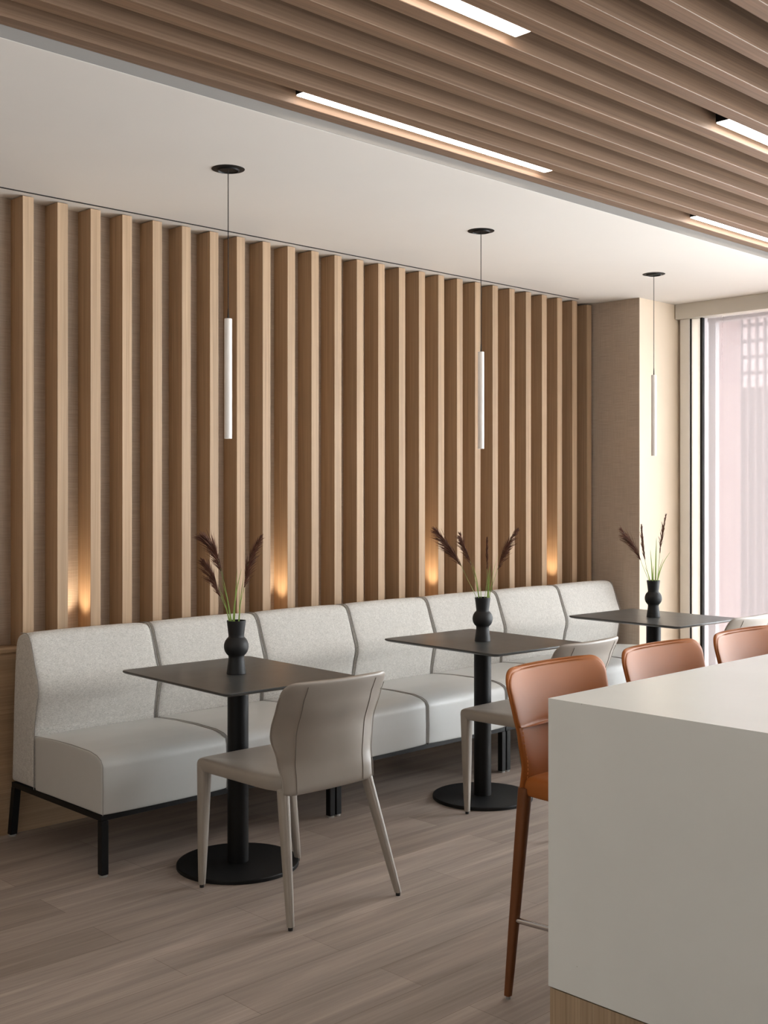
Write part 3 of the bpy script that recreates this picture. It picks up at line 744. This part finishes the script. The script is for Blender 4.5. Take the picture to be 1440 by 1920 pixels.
# ------------------------------------------------------------------ counter stools (local: back = +Y, sitter faces -Y)
STW = [(0.58, 0.196), (0.66, 0.200), (0.74, 0.218), (0.80, 0.230), (0.93, 0.238)]
STY = [(0.58, 0.185), (0.66, 0.192), (0.76, 0.212), (0.93, 0.248)]
STG = [(0.58, 0.0), (0.66, -0.020), (0.76, -0.040), (0.93, -0.042)]
def make_stool():
    t = empty('counter_stool'); tag(t, 'x', 'stool', 'tan leather stools along the counter')
    bk = obj('backrest', shell_back(0.575, 0.936, STW, STY, STG, 0.022, 0.050, 2.2), M['tan_leather'], t, 'all', 1)
    # padded upper cushion panel on the sitter's side
    W2 = [(0.76, 0.218), (0.80, 0.226), (0.93, 0.233)]; Y2 = [(0.76, 0.2095), (0.93, 0.2455)]
    bm = shell_back(0.766, 0.928, W2, [(z, y - 0.004) for z, y in Y2], [(0.76, -0.038), (0.93, -0.040)], 0.014, 0.048, 2.2, rows=12)
    obj('back_cushion', bm, M['tan_leather'], bk, 'all', 1)
    def dashes(pts, mat, par, r=0.0010):
        bm = bmesh.new(); L = 0.0; seg = []
        for a, b_ in zip(pts, pts[1:]):
            n = max(1, int((b_ - a).length / 0.009))
            for k in range(n):
                add_tube(bm, [a.lerp(b_, (k + 0.15) / n), a.lerp(b_, (k + 0.7) / n)], r, 4)
        obj('stitching', bm, mat, par)
    for sg in (-1, 1):
        pts = [surf_pt(sg * 0.93, 0.60 + 0.28 * k / 12, STW, STY, STG, 0.0094, 2.2) for k in range(13)]
        dashes(pts, M['stitch_tan'], bk)
        pts = [surf_pt(sg * 0.93, 0.60 + 0.15 * k / 12, STW, STY, STG, -0.0096, 2.2) for k in range(13)]
        dashes([Vector(p) for p in pts], M['stitch_tan'], bk)
    bm = bmesh.new()
    def so(z, ins):
        out = [(-0.202, 0.172), (-0.208, 0.0), (-0.212, -0.16), (-0.205, -0.20), (-0.17, -0.215), (0.0, -0.22), (0.17, -0.215), (0.205, -0.20), (0.212, -0.16), (0.208, 0.0), (0.202, 0.172), (0.190, 0.186), (0.0, 0.186), (-0.190, 0.186)]
        return [(x * (Vector((x, y)).length - ins) / Vector((x, y)).length, y * (Vector((x, y)).length - ins) / Vector((x, y)).length, z) for x, y in out]
    add_loft(bm, [so(0.580, 0.02), so(0.576, 0.006), so(0.590, 0.0), so(0.612, 0.0), so(0.626, 0.007), so(0.633, 0.03), so(0.629, 0.10), so(0.627, 0.16)])
    obj('seat', bm, M['tan_leather'], t, 'all', 2)
    feet = []
    for (tp, ft) in (((-0.186, 0.175, 0.60), (-0.224, 0.207, 0.01)), ((0.186, 0.175, 0.60), (0.224, 0.207, 0.01)),
                     ((-0.186, -0.185, 0.60), (-0.222, -0.235, 0.01)), ((0.186, -0.185, 0.60), (0.222, -0.235, 0.01))):
        lg = obj('leg', leg_mesh(tp, ft, 0.036, 0.020), M['tan_leg'], t, 60)
        bm = bmesh.new(); add_lathe(bm, [(0, 0), (0.0075, 0), (0.008, 0.011), (0, 0.011)], 14, (ft[0], ft[1], 0)); obj('glide', bm, M['glide'], lg, True)
    at = lambda tp, ft, z: Vector(ft).lerp(Vector(tp), (z - 0.01) / 0.59)
    bm = bmesh.new()
    for sx in (-1, 1):
        a = at((sx * 0.186, 0.175, 0.60), (sx * 0.224, 0.207, 0.01), 0.225); b_ = at((sx * 0.186, -0.185, 0.60), (sx * 0.222, -0.235, 0.01), 0.245)
        add_tube(bm, [a, b_], 0.0085, 12)
    a = at((-0.186, -0.185, 0.60), (-0.222, -0.235, 0.01), 0.245); b_ = at((0.186, -0.185, 0.60), (0.222, -0.235, 0.01), 0.245)
    add_tube(bm, [a, b_], 0.0085, 12)
    obj('footrest', bm, M['chrome'], t, True)
    return t
so_ = make_stool(); so_.location = (2.775, 1.905, 0); so_['label'] = 'tan leather counter stool nearest the camera, leg and footrest showing beside the counter'
dup(so_, (3.350, 1.905, 0), 0, 'tan leather counter stool in the middle of the row of three')
dup(so_, (3.915, 1.905, 0), 0, 'tan leather counter stool cut off by the right edge, farthest of three')

# ------------------------------------------------------------------ island counter
IX, IY, IZ = 2.380, 1.837, 0.910
isl = empty('kitchen_island', (IX, 1.3, 0)); tag(isl, 'white stone waterfall counter with pale wood base in the right foreground', 'counter')
LEN = 3.4; y0 = 0.55 - 1.3; y1 = IY - 1.3
bm = bmesh.new()
add_box(bm, (0.0, y0, 0.172), (0.10, y1, 0.868), 0.0)
add_box(bm, (0.0, y0, 0.868), (LEN, y1, IZ), 0.0)
bmesh.ops.remove_doubles(bm, verts=bm.verts, dist=0.0001)
obj('countertop', bm, M['quartz'], isl)
box('plinth_panel', (0.002, y0 + 0.002, 0.0), (0.098, y1 - 0.004, 0.168), M['island_wood'], isl)
box('shadow_gap', (0.006, y0 + 0.004, 0.168), (0.094, y1 - 0.008, 0.172), M['blackgap'], isl)
box('cabinet_body', (0.10, y0 + 0.03, 0.0), (LEN - 0.03, 0.22, 0.868), M['island_wood'], isl)

# ------------------------------------------------------------------ outside: terrace below and the buildings opposite
def grid_building(name, x, ya, yb, z0, z1, wallmat, label, wx, wz, gx, gz, zsill, bright):
    t = empty(name, (x, (ya + yb) / 2, z0)); tag(t, label, 'building')
    h = (yb - ya) / 2
    box('wall', (0, -h, 0), (6, h, z1 - z0), wallmat, t)
    return t, h
t, h = grid_building('brick_building', 44.0, 27.3, 52.0, -12, 34, M['brick'], 'hazy pink brick building seen through the shade, left part', 0, 0, 0, 0, 0, 0)
for k in range(9):
    if k in (0, 1): continue
    f = box('window_strip', (-0.1, -h + 1.2 + k * 2.6, 3), (0.0, -h + 2.4 + k * 2.6, 42), M['pane_dark'], t)
t, h = grid_building('glazed_building', 58.0, 18.0, 31.8, -12, 40, M['curtain'], 'hazy grey-lilac building with a grid of windows, right part', 0, 0, 0, 0, 0, 0)
hid = 0
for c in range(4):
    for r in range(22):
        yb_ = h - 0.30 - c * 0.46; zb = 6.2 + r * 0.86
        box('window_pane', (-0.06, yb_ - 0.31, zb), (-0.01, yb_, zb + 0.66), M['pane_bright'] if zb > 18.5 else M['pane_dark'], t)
for c in range(5):
    box('mullion', (-0.25, h - 0.25 - c * 0.46, 5.8), (-0.02, h - 0.19 - c * 0.46, 50), M['mullion'], t)
struct(box('ground_terrace', (7.4, 2, -3.3), (30, 30, -3.2), M['pavers']))
